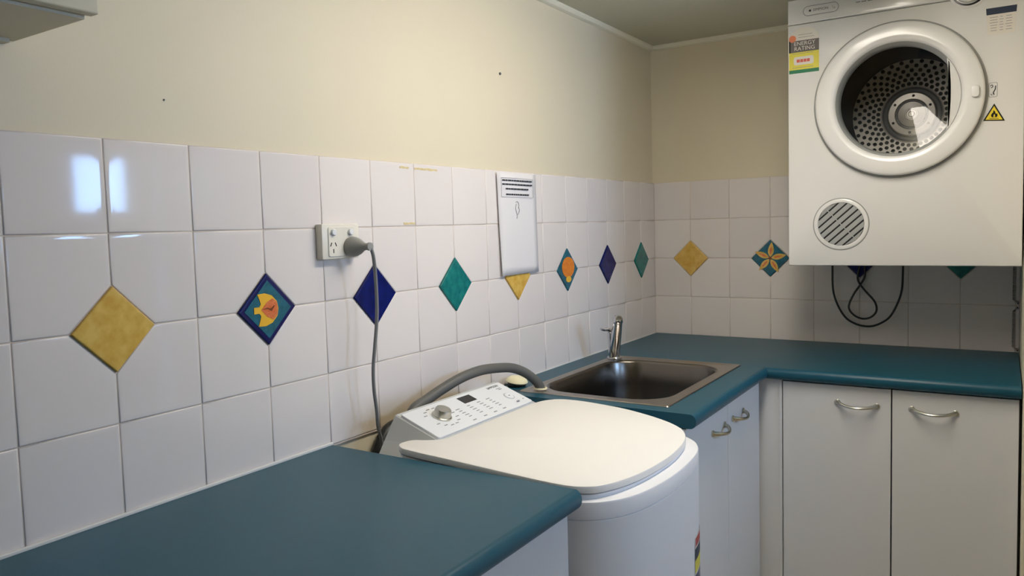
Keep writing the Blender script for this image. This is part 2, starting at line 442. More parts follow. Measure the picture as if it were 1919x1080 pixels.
# ------------------------------------------------------------------ base cabinets
def bow_handle(parent, p0, p1, out, m):
    p0, p1, out = Vector(p0), Vector(p1), Vector(out)
    d = p1-p0; P = []
    for k in range(13):
        t = k/12; s = math.sin(math.pi*t)**.6
        P.append(p0+d*t+out*(.027*s)+Vector((0, 0, -.006*math.sin(math.pi*t))))
    bm = tube(P, .004, 10, 1, rfun=lambda t: .0038+.0022*abs(2*t-1)**2, smooth_path=False)
    for p in (p0, p1): lathe(p-out*.001, out, [(.0085, 0), (.0085, .004), (.006, .0055)], 16, bm, True, True)
    return obj('handle', bm, m, parent, smooth=True, label='bowed metal handle')
FX = .562; DT = .018      # face of doors
# cabinet under near bench
c = thing('base_cabinet', (.28, -2.5, 0), 'white base cabinet under the foreground teal benchtop', 'cabinet')
obj('carcass', B(.009, FX-DT-.001, -3.6, -1.803, .12, CT-TH-.001), CAB, c)
obj('kickboard', B(.40, .50, -3.6, -1.803, 0, .12), KICK, c)
for (a, b) in ((-3.0, -2.405), (-2.4, -1.803)):
    d = obj('door', B(FX-DT, FX+.004, a+.0015, b-.0015, .13, CT-TH-.004, bev=.0015), CAB, c)
    bow_handle(d, (FX+.004, -2.50 if b < -2 else -2.36, .80), (FX+.004, -2.44 if b < -2 else -2.30, .80), (1, 0, 0), BRASSY)
# sink cabinet (front faces the room along +x)
c = thing('base_cabinet', (.28, -.9, 0), 'white two-door cabinet under the sink, beside the washing machine', 'cabinet')
SB = NB(); box(SB, .009, FX-DT-.001, -1.222, -1.206, .12, CT-TH-.001); box(SB, .009, FX-DT-.001, -.60, -.58, .12, CT-TH-.001)
box(SB, .009, FX-DT-.001, -1.206, -.60, .12, .136); box(SB, .009, .02, -1.206, -.60, .136, CT-TH-.001)
obj('carcass', SB, CAB, c)
obj('kickboard', B(.40, .50, -1.222, -.58, 0, .12), KICK, c)
d = obj('door', B(FX-DT, FX, -1.2215, -.8975, .13, CT-TH-.003, bev=.0012), CAB, c)
bow_handle(d, (FX, -1.028, .806), (FX, -.928, .806), (1, 0, 0), BRASSY)
d = obj('door', B(FX-DT, FX, -.8945, -.5835, .13, CT-TH-.003, bev=.0012), CAB, c)
bow_handle(d, (FX, -.856, .806), (FX, -.756, .806), (1, 0, 0), BRASSY)
# corner cabinet along the back wall (front faces the camera along -y)
FYB = -.562
c = thing('base_cabinet', (.9, -.28, 0), 'white two-door cabinet below the wall-mounted dryer', 'cabinet')
obj('carcass', B(FX+.06, 1.213, FYB+DT+.001, -.009, .12, CT-TH-.001), CAB, c)
obj('kickboard', B(FX, 1.213, -.50, -.44, 0, .12), KICK, c)
obj('corner_filler', B(FX-.012, .6235, FYB, FYB+DT, .12, CT-TH-.002, bev=.001), CAB, c)
obj('edge_strip', B(.6155, .6225, FYB-.003, FYB+.001, .12, CT-TH-.002, bev=.001), CAB, c)
obj('gap_shade_sheet', B(.622, 1.214, FYB+.012, FYB+.0185, .125, CT-TH-.002), INNER, c)  # near-black sheet that paints the shade between the doors
d = obj('door', B(.6265, .9145, FYB-.002, FYB+DT-.002, .13, CT-TH-.005, bev=.0012), CAB, c)
bow_handle(d, (.777, FYB-.002, .812), (.879, FYB-.002, .810), (0, -1, 0), SATIN)
d = obj('door', B(.9180, 1.2095, FYB-.002, FYB+DT-.002, .13, CT-TH-.005, bev=.0012), CAB, c)
bow_handle(d, (.966, FYB-.002, .812), (1.069, FYB-.002, .811), (0, -1, 0), SATIN)

# ------------------------------------------------------------------ wall cabinet (top left)
c = thing('wall_cabinet', (.09, -2.8, 1.617), 'cream wall cabinet at the upper left with overhanging door', 'cabinet')
bm = NB(); box(bm, .001, .185, -3.30, -2.36, 1.6205, CEILZ-.001); box(bm, .001, .016, -3.30, -2.372, 1.615, 1.6205)
obj('carcass', bm, UPCAB, c)
for a, b in ((-2.775, -2.352), (-3.20, -2.779)):
    obj('door', B(.187, .205, a, b, 1.6245, CEILZ-.016, bev=.002), UPCAB, c)

# ------------------------------------------------------------------ ceiling light (fluorescent batten)
c = thing('ceiling_light', (.78, -1.36, CEILZ-.07), 'long fluorescent batten light with a clear-white diffuser on the ceiling', 'ceiling light')
LX0, LX1, LY0, LY1 = .70, .86, -1.86, -.86
obj('housing', B(LX0+.02, LX1-.02, LY0, LY1, CEILZ-.022, CEILZ-.0005, bev=.003), LGREY, c)
obj('diffuser', B(LX0, LX1, LY0+.01, LY1-.01, CEILZ-.066, CEILZ-.022, bev=.012, seg=3), emis('diffuser_glow', (1.0, .915, .80), LAMP_STRENGTH), c, smooth=True)
for y in (LY0, LY1-.01): obj('end_cap', B(LX0, LX1, y, y+.01, CEILZ-.068, CEILZ-.0005, bev=.003), PANEL, c)

# ------------------------------------------------------------------ sink
s = thing('sink', (.3, -.88, CT), 'stainless steel inset laundry sink in the teal benchtop', 'sink')
SX0, SX1, SY0, SY1 = .090, .508, -1.184, -.576
BX0, BX1, BYa, BYb = .120, .468, -1.137, -.628
n = 8
def lp(x0, x1, y0, y1, r, z): return [(x, y, z) for x, y in rrect(x0, x1, y0, y1, r, n)]
bm = NB()
L = [lp(SX0, SX1, SY0, SY1, .006, CT+.0005), lp(SX0+.0015, SX1-.0015, SY0+.0015, SY1-.0015, .006, CT+.003), lp(SX0+.012, SX1-.012, SY0+.012, SY1-.012, .012, CT+.0028),
     lp(SX0+.015, SX1-.015, SY0+.015, SY1-.015, .02, CT+.0015), lp(BX0-.008, BX1+.008, BYa-.008, BYb+.008, .098, CT+.0012)]
loft(bm, L, False, False)
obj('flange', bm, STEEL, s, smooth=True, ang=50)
bm = NB()
def bz(i, z, r): return lp(BX0+i, BX1-i, BYa+i, BYb-i, r, z)
L = [bz(-.008, CT+.0012, .098), bz(-.003, CT-.0005, .095), bz(0, CT-.006, .092), bz(.006, CT-.07, .088), bz(.012, CT-.145, .084), bz(.02, CT-.165, .078), bz(.045, CT-.178, .06), bz(.14, CT-.182, .03)]
loft(bm, L, False, True)
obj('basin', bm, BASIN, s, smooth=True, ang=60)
obj('drain', lathe((.294, -.882, CT-.1815), (0, 0, 1), [(.0, 0), (.018, 0), (.020, .002), (.036, .003), (.038, .0005)], 24), CHROME, s, smooth=True)

# ------------------------------------------------------------------ tap
t = thing('tap', (.112, -.63, CT+.003), 'chrome mixer tap with lever standing at the back of the sink', 'tap')
tb = Vector((.114, -.632, CT+.0025))
obj('base_ring', lathe(tb, (0, 0, 1), [(.024, 0), (.024, .003), (.021, .007), (.017, .008)], 28, cap0=True, cap1=True), CHROME, t, smooth=True)
tip = Vector((.150, -.682, 1.030))
sp = [tb+Vector((0, 0, .004)), tb+Vector((.006, -.008, .035)), tb+(tip-tb)*.6, tip]
obj('spout', tube(sp, .014, 20, 5, rfun=lambda q: .0185-.003*q), CHROME, t, smooth=True)
ax = (tip-sp[2]).normalized()
obj('spout_cap', lathe(tip-ax*.002, ax, [(.0155, 0), (.0170, .003), (.0170, .012), (.0135, .018), (.006, .0205)], 24, cap0=True, cap1=True), CHROME, t, smooth=True)
hb = tb+Vector((-.004, -.012, .03))
obj('cartridge', tube([tb+Vector((-.002, -.012, .002)), tb+Vector((-.002, -.016, .04)), tb+Vector((-.004, -.018, .088))], .0105, 16, 3), CHROME, t, smooth=True)
lv = obj('lever', tube([tb+Vector((-.004, -.016, .090)), tb+Vector((-.004, -.035, .099)), tb+Vector((-.006, -.058, .101)), tb+Vector((-.008, -.080, .106))], .005, 10, 4, rfun=lambda q: .0075-.004*q), CHROME, t, smooth=True)
obj('lever_pin', lathe(tb+Vector((.004, -.022, .080)), (1, -.4, 0), [(.005, 0), (.005, .004), (.003, .005)], 12, cap0=True, cap1=True), BLACK, t, smooth=True)

# ------------------------------------------------------------------ washing machine
WM = thing('washing_machine', (.36, -1.52, 0), 'white top-loading washing machine between the two teal benchtops', 'washing machine')
BO = [(.085, -1.786), (.25, -1.787), (.42, -1.787), (.53, -1.786), (.585, -1.773), (.622, -1.738), (.646, -1.687), (.659, -1.615), (.663, -1.545), (.660, -1.462), (.651, -1.396), (.632, -1.347), (.604, -1.314), (.56, -1.285), (.48, -1.262), (.38, -1.251), (.22, -1.249), (.085, -1.249)]
BOs = [(p.x, p.y) for p in catmull([(a, b, 0) for a, b in BO], 4)]
DZ = .872
bm = NB(); prism(BOs, [(0, .03), (0, DZ-.0335), (.0012, DZ-.0325)], lambda a, b, h: (a, b, h), bm)
obj('body', bm, WBODY, WM, smooth=True, ang=30)
bm = NB(); prism(BOs, [(.0012, DZ-.0322), (0, DZ-.0312), (0, DZ-.004), (.0012, DZ-.0012), (.004, DZ)], lambda a, b, h: (a, b, h), bm)
obj('top_deck', bm, WBODY, WM, smooth=True, ang=30)
for (x, y) in ((.13, -1.74), (.13, -1.30), (.58, -1.66), (.58, -1.40)):
    obj('foot', lathe((x, y, 0), (0, 0, 1), [(.022, 0), (.022, .012), (.014, .016), (.014, .032)], 16, cap0=True, cap1=True), DGREY, WM)
LO = [(.163, -1.757), (.180, -1.777), (.210, -1.785), (.30, -1.786), (.45, -1.786), (.54, -1.781), (.579, -1.766), (.603, -1.738), (.624, -1.677), (.636, -1.598), (.639, -1.505), (.630, -1.420), (.612, -1.362), (.583, -1.322), (.531, -1.288), (.452, -1.259), (.39, -1.249), (.31, -1.247), (.255, -1.262), (.226, -1.305), (.221, -1.38), (.221, -1.50), (.221, -1.62), (.218, -1.685), (.195, -1.712), (.170, -1.727)]
LOs = [(p.x, p.y) for p in catmull([(a, b, 0) for a, b in LO], 4, closed=True)]
def lz(x): return .9145-.0215*max(0, (x-.17)/.47)**1.25
bm = NB()
def lidring(d, dz):
    return [(a, b, lz(a)+dz) for a, b in poly_inset(LOs, d)]
loft(bm, [lidring(.002, -.0135), lidring(0, -.0125), lidring(0, -.0035), lidring(.001, -.001), lidring(.0035, 0)], True, True)
obj('lid', bm, WLID, WM, smooth=True, ang=30)
bm = NB(); loft(bm, [[(a, b, min(DZ-.001, .871)) for a, b in poly_inset(LOs, .003)], lidring(.003, -.016)], False, True)
lb = obj('lid_rim', bm, WBODY, WM, smooth=True)
# console wedge and control panel
PO = Vector((.115, -1.697, .952)); PV = Vector((.101, 0, -.037)).normalized(); PN = Vector((.037, 0, .101)).normalized(); PL = .1076; PW = .372
def mpP(a, b, h): return PO+Vector((0, a, 0))+PV*b+PN*h
bm = NB()
base = [(.085, -1.74, DZ), (.232, -1.735, DZ), (.232, -1.285, DZ), (.085, -1.285, DZ)]
mid = [(.088, -1.722, .90), (.220, -1.712, .906), (.220, -1.305, .906), (.088, -1.305, .90)]
top = [tuple(mpP(-.003, -.012, -.003)), tuple(mpP(-.003, PL+.002, -.003)), tuple(mpP(PW+.003, PL+.002, -.003)), tuple(mpP(PW+.003, -.012, -.003))]
loft(bm, [base, mid, top], True, True)
bmesh.ops.bevel(bm, geom=[e for e in bm.edges], offset=.002, segments=2, affect='EDGES')
obj('console', bm, LGREY, WM, smooth=True, ang=40, label='grey console housing')
cp = obj('control_panel', prism(rrect(0, PW, 0, PL, .006), [(0, -.003), (0, .0012), (.001, .002)], mpP), PANEL, WM, smooth=True, label='white sloping control panel')
kb = Vector(mpP(.080, .049, .002))
kn = obj('dial', lathe(kb, PN, [(.0225, 0), (.0225, .003), (.0195, .004), (.0180, .016), (.0165, .0185), (.006, .0190)], 36, cap0=True, cap1=True), SATIN, WM, smooth=True, label='silver programme dial')
obj('display', prism([(.184, .010), (.232, .010), (.232, .036), (.184, .036)], [(0, .0018), (0, .0026)], mpP), BLACK, WM)
def dash(parent, a, b, w_, h_, mp, h, m, name='printed_mark', ang=0.):
    ca, sa = math.cos(ang), math.sin(ang)
    P = [(a+x*ca-y*sa, b+x*sa+y*ca) for x, y in ((-w_/2, -h_/2), (w_/2, -h_/2), (w_/2, h_/2), (-w_/2, h_/2))]
    return P
def dashes(name, items, mp, h, m, parent, label=None):
    bm = NB()
    for it in items: prism(dash(None, *it, None, None, None) if False else dash(parent, it[0], it[1], it[2], it[3], mp, h, m, ang=(it[4] if len(it) > 4 else 0)), [(0, h-.0002), (0, h+.0003)], mp, bm)
    o = obj(name, bm, m, parent); o['kind'] = 'stuff'
    if label: o['label'] = label
    return o
items = []
for k in range(13):
    a = math.radians(-150+k*25); items.append((.080+.036*math.cos(a)*1.1, .050+.036*math.sin(a), .010, .0022))
for cx in (.142, .184, .224, .262):
    for r in range(5): items.append((cx+.001*r, .046+r*.0085, .010+.004*((r*7+int(cx*100)) % 3)/2, .002))
    items.append((cx, .0955, .012, .0026))
dashes('programme_lettering', items, mpP, .0022, MARK, cp, 'fine grey programme lettering')
mpPt = lambda a, b, h: mpP(.328+a, .013-b, h)
obj('maker_lettering', text_bm('SIMPSON', .0115, mpPt, .0024), DMARK, cp)
dashes('model_lettering', [(.338, .024, .018, .002), (.340, .029, .012, .002)], mpP, .0022, MARK, cp)
obj('start_button', prism(circ(.330, .063, .0125, 28), [(0, .0018), (.0008, .0034), (.003, .0038)], mpP), PANEL, WM, smooth=True)
bm = NB(); rr = circ(.330, .063, .0142, 28); r2 = circ(.330, .063, .0133, 28)
loft(bm, [[mpP(a, b, .0023) for a, b in rr], [mpP(a, b, .0023) for a, b in r2]], False, False)
obj('button_ring', bm, MARK, WM)
dashes('button_mark', [(.327, .092, .010, .004), (.352, .090, .004, .002), (.330, .063, .006, .0022)], mpP, .0042, MARK, cp)
# energy sticker wrapped on the curved body front
def wrap(s0, s1, z0, z1, off, n=8):
    path = [Vector((a, b, 0)) for a, b in BOs]
    def at(yq):
        best = None
        for i in range(len(path)-1):
            a, b = path[i], path[i+1]
            if (a.y-yq)*(b.y-yq) <= 0 and a.x > .5 and a.y != b.y:
                t_ = (yq-a.y)/(b.y-a.y); p = a+(b-a)*t_; d = (b-a).normalized(); nn = Vector((d.y, -d.x, 0))
                if nn.x < 0: nn = -nn
                return p+nn*off
        return Vector((.65, yq, 0))
    bm = NB(); A = [at(s0+(s1-s0)*k/n) for k in range(n+1)]
    loft(bm, [[(p.x, p.y, z) for p in A] for z in (z0, z1)], False, False, closed=False)
    return bm
st = obj('energy_label', wrap(-1.445, -1.36, .60, .705, .0006), STW, WM)
obj('label_band', wrap(-1.445, -1.36, .658, .682, .0009), STN, st)
obj('label_band', wrap(-1.445, -1.36, .632, .658, .0009), STY, st)
obj('label_band', wrap(-1.445, -1.36, .602, .628, .0009), B_T, st)
obj('label_star_arc', wrap(-1.44, -1.365, .686, .703, .0009), mat('washer_label_red', (172, 66, 66), .5), st)

# ------------------------------------------------------------------ hoses and cords behind the washing machine
dh = thing('drain_hose', (.08, -1.35, .93), 'thick grey drain hose arching from the washing machine into the sink', 'hose')
HP = [(.066, -1.61, .80), (.060, -1.605, .88), (.054, -1.586, .928), (.055, -1.533, .945), (.06, -1.478, .961), (.07, -1.415, .977), (.08, -1.349, .984), (.09, -1.291, .981), (.1, -1.236, .973), (.114, -1.198, .957), (.126, -1.172, .937), (.133, -1.157, .920), (.136, -1.150, .908)]
obj('hose', tube(HP, .0125, 18, 5), HOSE, dh, smooth=True)
obj('end_collar', lathe((.136, -1.150, .9035), (0, 0, 1), [(.015, 0), (.0185, .0008), (.0185, .004), (.014, .005)], 24, cap0=True), CREAM, dh, smooth=True)
tag(obj('inlet_hose', tube([(.024, -1.700, .70), (.024, -1.692, .80), (.023, -1.678, .84), (.022, -1.655, .875), (.022, -1.63, .895), (.022, -1.60, .90)], .014, 14, 5), DCORD, smooth=True), 'dark hose behind the left rear corner of the washing machine', 'hose')
pc = thing('power_lead', (.06, -1.71, .874), 'grey power cord plugged into the wall outlet, running behind the washing machine', 'cord')
CP = [(.074, -1.735, 1.308), (.082, -1.733, 1.304), (.0825, -1.727, 1.292), (.079, -1.720, 1.272), (.075, -1.713, 1.232), (.071, -1.709, 1.164), (.067, -1.715, 1.097), (.063, -1.718, 1.052), (.060, -1.715, 1.005), (.057, -1.706, .957), (.052, -1.698, .92), (.045, -1.679, .874), (.042, -1.672, .80)]
obj('cable', tube(CP, .0038, 10, 6), CORD, pc, smooth=True)
obj('plug', lathe((.0285, -1.735, 1.308), (1, 0, 0), [(.012, -.002), (.0205, 0), (.0215, .006), (.0205, .014), (.0165, .024), (.011, .033), (.0075, .040), (.0068, .050), (.0085, .051), (.0085, .056), (.004, .057)], 32, cap0=True, cap1=True), PLUG, pc, smooth=True, label='round grey plug')

# ------------------------------------------------------------------ wall outlet
po_ = thing('power_outlet', (.016, -1.76, 1.285), 'ivory double power outlet with one grey plug in it', 'power outlet')
OX = .0265
obj('housing', B(.0075, OX, -1.813, -1.706, 1.2845, 1.3565, bev=.003), SOCKET, po_, smooth=True)
mpO = lambda a, b, h: (h, a, b)
obj('faceplate', prism(rrect(-1.797, -1.722, 1.2895, 1.3500, .005), [(0, OX-.001), (0, OX+.0012), (.001, OX+.002)], mpO), SOCKET, po_)
for y in (-1.784, -1.735):
    obj('switch', lathe((OX+.002, y, 1.339), (1, 0, 0), [(.0068, 0), (.0068, .004), (.0055, .0055)], 20, cap0=True, cap1=True), PANEL, po_, smooth=True)
for y in (-1.784,):
    for dy, dz, an in ((-.0065, .004, 25), (.0065, .004, -25), (0, -.0095, 0)):
        a = math.radians(an); P = [(y+dy+x*math.cos(a)+z*math.sin(a), 1.3105+dz-x*math.sin(a)+z*math.cos(a)) for x, z in ((-.0011, -.0042), (.0011, -.0042), (.0011, .0042), (-.0011, .0042))]
        obj('socket_slot', prism(P, [(0, OX+.0015), (0, OX+.0022)], mpO), BLACK, po_)

# ------------------------------------------------------------------ paper notice
pp = thing('paper_notice', (.01, -1.04, 1.375), 'white A4 paper notice taped over a yellow diamond tile', 'notice')
bm = NB()
rowsP = []
ny, nz = 8, 12
for k in range(nz+1):
    tz = k/nz; row = []
    for j in range(ny+1):
        ty = j/ny
        yl = -1.1365+.0015*tz*0-.0105*tz; yr = -.9365-.0005*tz
        x = .0135+.0035*(1-tz)**2*(abs(2*ty-1))+.0012*math.sin(ty*5)
        row.append((x, yl+(yr-yl)*ty, (1.2045-.0045*ty*0)+tz*(1.4905-1.2045)))
    rowsP.append(row)
loft(bm, rowsP, False, False, closed=False)
sheet = obj('sheet', bm, PAPER, pp, smooth=True)
sol = sheet.modifiers.new('thickness', 'SOLIDIFY'); sol.thickness = .0004
mpN = lambda a, b, h: (.0152+h, -1.0435+a, b)
its = []
for z, w0 in ((1.4690, .160), (1.4580, .160), (1.4455, .126), (1.4300, .124)):
    x = -w0/2
    while x < w0/2-.004:
        wd = min(random.uniform(.007, .018), w0/2-x); its.append((x+wd/2, z, wd, .0042)); x += wd+.0022
dashes('printed_lines', its, mpN, .0003, DMARK, pp, 'four blurred lines of printed text')
fr = [(0, 1.4755, .170, .0008), (0, 1.4225, .170, .0008), (-.085, 1.449, .0008, .053), (.085, 1.449, .0008, .053)]
dashes('text_frame', fr, mpN, .0003, MARK, pp)
sk = NB()
for P in ([(-.012, 1.408), (-.004, 1.411), (.002, 1.406), (.004, 1.399), (.001, 1.392)], [(-.010, 1.404), (-.013, 1.392), (-.010, 1.380), (-.006, 1.372), (-.008, 1.362)], [(.002, 1.396), (.006, 1.388), (.004, 1.380), (-.003, 1.374)]):
    tube([mpN(a, b, .0003) for a, b in P], .0008, 5, 4, sk)
obj('line_drawing', sk, MARK, pp)

# ------------------------------------------------------------------ bits on the wall and the bench
nl = tag(obj('wall_screw', lathe((.0002, -1.098, 1.762), (1, 0, 0), [(.0035, 0), (.0038, .003), (.002, .0045)], 12, cap0=True, cap1=True), DGREY, smooth=True), 'small dark screw in the bare cream wall above the notice', 'screw')
tag(obj('wall_nail', lathe((.0002, -2.13, 1.567), (1, 0, 0), [(.0014, 0), (.0014, .0015), (.0008, .002)], 10, cap0=True, cap1=True), DGREY, smooth=True), 'tiny dark nail in the cream wall near the wall cabinet', 'nail')
dm = thing('sink_plug', (.05, -1.125, CT+.001), 'cream domed plug with dark rim behind the drain hose', 'sink plug')
dc = (.048, -1.128, CT+.001)
obj('rubber_rim', lathe(dc, (0, 0, 1), [(.024, 0), (.026, .002), (.026, .010), (.022, .012)], 28, cap0=True, cap1=True), BLACK, dm, smooth=True)
obj('cap', lathe((dc[0], dc[1], CT+.012), (.15, 0, 1), [(.030, 0), (.031, .002), (.028, .008), (.019, .0135), (.008, .016)], 28, cap0=True, cap1=True), CREAM, dm, smooth=True)

# ------------------------------------------------------------------ wall-mounted dryer
DX0, DX1, DZ0, DZ1, DY = .612, 1.2125, 1.1955, 2.000, -.42
SEAM = 1.926
D = thing('dryer', (.912, -.21, DZ0), 'white front-loading clothes dryer mounted on the back wall', 'dryer')
mpD = lambda a, b, h: (a, DY-h, b)
bm = NB()
box(bm, DX0+.002, DX0+.004, DY+.012, -.0095, DZ0+.001, DZ1-.002); box(bm, DX1-.004, DX1-.002, DY+.012, -.0095, DZ0+.001, DZ1-.002)
box(bm, DX0+.004, DX1-.004, DY+.012, -.0095, DZ0+.001, DZ0+.003); box(bm, DX0+.004, DX1-.004, DY+.012, -.0095, DZ1-.004, DZ1-.002)
box(bm, DX0+.004, DX1-.004, -.0115, -.0095, DZ0+.003, DZ1-.004)
obj('casing', bm, WHITE, D)
DCX, DCZ = .909, 1.671
def rect_polar(x0, x1, z0, z1, cx, cz, n):
    angs = [2*math.pi*k/n for k in range(n)]+[math.atan2(z-cz, x-cx) % (2*math.pi) for x in (x0, x1) for z in (z0, z1)]
    angs = sorted(set(round(a, 6) for a in angs)); out = []
    for a in angs:
        c_, s_ = math.cos(a), math.sin(a); t = 1e9
        if c_ > 1e-9: t = min(t, (x1-cx)/c_)
        if c_ < -1e-9: t = min(t, (x0-cx)/c_)
        if s_ > 1e-9: t = min(t, (z1-cz)/s_)
        if s_ < -1e-9: t = min(t, (z0-cz)/s_)
        out.append((a, cx+c_*t, cz+s_*t))
    return out
rp = rect_polar(DX0, DX1, DZ0, SEAM-.001, DCX, DCZ, 64)
sc = lambda x, z, d: (min(max(x, DX0+d), DX1-d), min(max(z, DZ0+d), SEAM-.001-d))
hole = [(DCX+.180*math.cos(a), DCZ+.180*math.sin(a)) for a, _, _ in rp]
L = [[mpD(x, z, -.014) for _, x, z in rp], [mpD(x, z, -.003) for _, x, z in rp], [mpD(*sc(x, z, .0009), -.0009) for _, x, z in rp], [mpD(*sc(x, z, .003), 0) for _, x, z in rp],
     [mpD(x, z, 0) for x, z in hole], [mpD(x, z, -.02) for x, z in hole]]
obj('front_panel', loft(NB(), L, False, False), WHITE, D, smooth=True, ang=50)
KX, KZ = 1.084, 1.946
obj('control_strip', prism([(DX0, SEAM+.001), (DX1, SEAM+.001), (DX1, DZ1), (DX0, DZ1)], [(0, -.014), (0, -.002), (.0012, -.0004), (.004, .0004)], mpD), WHITE, D, smooth=True, ang=50, label='control strip along the top')
kz = obj('knob_bezel', prism(circ(KX, KZ, .049, 48), [(0, -.002), (0, .0014), (.0015, .0024)], mpD), WHITE, D, smooth=True)
kn2 = obj('timer_knob', lathe((KX, DY-.002, KZ), (0, -1, 0), [(.0395, 0), (.0395, .0015), (.036, .002), (.035, .016), (.032, .019), (.010, .0195)], 40, cap0=True, cap1=True), WHITE, D, smooth=True)
bm = NB(); loft(bm, [[mpD(a, b, h) for a, b in circ(KX, KZ, r, 48)] for r, h in ((.0425, .0022), (.0415, .0034), (.0375, .0038), (.0365, .0030))], False, False)
obj('knob_ring', bm, BLACK, D, smooth=True, label='black ring around the knob')
# door
dc_ = (DCX, DY, DCZ); ax = (0, -1, 0)
obj('door_gap_ring', lathe(dc_, ax, [(.2215, -.001), (.2215, .004), (.219, .0065), (.205, .0065)], 96), GREYP, D, smooth=True)  # grey ring standing in for the shadow gap around the door
door = obj('door', lathe(dc_, ax, [(.2145, .003), (.2155, .008), (.2155, .016), (.2135, .0205), (.209, .0225), (.196, .0235), (.178, .0235), (.168, .0225), (.1630, .019), (.1605, .012)], 96), WHITE, D, smooth=True, ang=50, label='round white door with a glass window')
obj('inner_bezel', lathe(dc_, ax, [(.1608, .0125), (.157, .007), (.1525, -.004), (.150, -.016)], 96), GREYP, door, smooth=True)
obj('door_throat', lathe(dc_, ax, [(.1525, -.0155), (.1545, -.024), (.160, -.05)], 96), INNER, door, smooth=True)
gl = NB()
def gpt(r_, a): 
    dx, dz = r_*math.cos(a), r_*math.sin(a)
    return mpD(DCX+dx, DCZ+dz, -.030+1.0*r_*r_-.085*dx)
loft(gl, [[gpt(r_, 2*math.pi*k/72) for k in range(72)] for r_ in (.1515, .14, .125, .11, .095, .08, .06, .04, .02, .005)], False, True)
obj('window', gl, DOORGLASS, door, smooth=True)
# moulded finger grip covering the right edge of the window
CH = .124; rg = .1608
a1 = math.acos((CH)/rg); P = []
for k in range(17): a = -a1+2*a1*k/16; P.append((DCX+rg*math.cos(a), DCZ+rg*math.sin(a)))
z1 = rg*math.sin(a1)
for k in range(1, 12): t_ = k/12; P.append((DCX+CH+.006*math.sin(math.pi*t_), DCZ+z1-2*z1*t_))
obj('finger_grip', prism(P, [(0, -.008), (0, .010), (.002, .0135), (.005, .0145)], mpD), WHITE, door, smooth=True, ang=40)
obj('latch', prism(rrect(1.0915, 1.1115, 1.6535, 1.6855, .0085), [(0, .022), (0, .029), (.0015, .031), (.004, .0315)], mpD), WHITE, door, smooth=True, ang=40)
# drum
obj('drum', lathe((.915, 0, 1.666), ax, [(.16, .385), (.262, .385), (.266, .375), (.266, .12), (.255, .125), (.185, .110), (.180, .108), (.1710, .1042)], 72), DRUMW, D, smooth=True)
HC = Vector((.918, 0, 1.664))
bm = NB()
rad = [.091+.0134*i for i in range(7)]; NSEG = 36
dpt = lambda r: .084+.020*((r-.091)/.08)
def pol(r, a): return Vector((HC.x+r*math.cos(a), -dpt(r), HC.z+r*math.sin(a)))
for i in range(6):
    r0, r1 = rad[i], rad[i+1]; off = .5*(i % 2)
    for k in range(NSEG):
        b0, b1 = 2*math.pi*(k+off)/NSEG, 2*math.pi*(k+1+off)/NSEG; bmid = (b0+b1)/2; rm = (r0+r1)/2
        out = [pol(r0, b0), pol(r0, bmid), pol(r0, b1), pol(rm, b1), pol(r1, b1), pol(r1, bmid), pol(r1, b0), pol(rm, b0)]
        hr = min((r1-r0), rm*(b1-b0))*.46; c_ = pol(rm, bmid); er = (pol(r1, bmid)-pol(r0, bmid)).normalized(); et = Vector((-math.sin(bmid), 0, math.cos(bmid)))
        inn = [c_+(er*sr+et*st_)*hr for sr, st_ in ((-.75, -.75), (-1, 0), (-.75, .75), (0, 1), (.75, .75), (1, 0), (.75, -.75), (0, -1))]
        vo = [bm.verts.new(p) for p in out]; vi = [bm.verts.new(p) for p in inn]
        for q in range(8): bm.faces.new((vo[q], vo[(q+1) % 8], vi[(q+1) % 8], vi[q]))
bmesh.ops.remove_doubles(bm, verts=bm.verts, dist=.0002)
obj('drum_back', bm, DRUM, D, label='perforated metal drum back')
obj('drum_hole_shade', lathe((HC.x, 0, HC.z), ax, [(.080, .068), (.178, .094), (.178, .098)], 48), INNER, D)  # dark backing, paints the shade seen through the drum holes
hub = obj('drum_hub', lathe((HC.x, 0, HC.z), ax, [(.0915, .084), (.087, .0815), (.080, .080), (.072, .081), (.069, .090), (.0665, .093), (.049, .094), (.047, .092), (.045, .089), (.042, .089), (.039, .093), (.020, .096), (.018, .099), (.016, .099), (.014, .096), (.010, .096), (.009, .101), (.007, .103), (.003, .103)], 64, cap1=True), DRUM, D, smooth=True, ang=25)
obj('hub_groove', lathe((HC.x, 0, HC.z), ax, [(.0460, .0912), (.0453, .0897), (.0415, .0897), (.0408, .0912)], 48), DGREY, hub)
obj('hub_outer_groove', lathe((HC.x, 0, HC.z), ax, [(.0865, .0826), (.081, .0808), (.0723, .0818), (.0708, .0865)], 48), DGREY, hub)
for k in range(6):
    a = math.radians(25+60*k); obj('hub_bolt', lathe((HC.x+.058*math.cos(a), -.0936, HC.z+.058*math.sin(a)), ax, [(.0042, 0), (.0042, .0012), (.002, .002)], 10, cap1=True), INNER, hub)
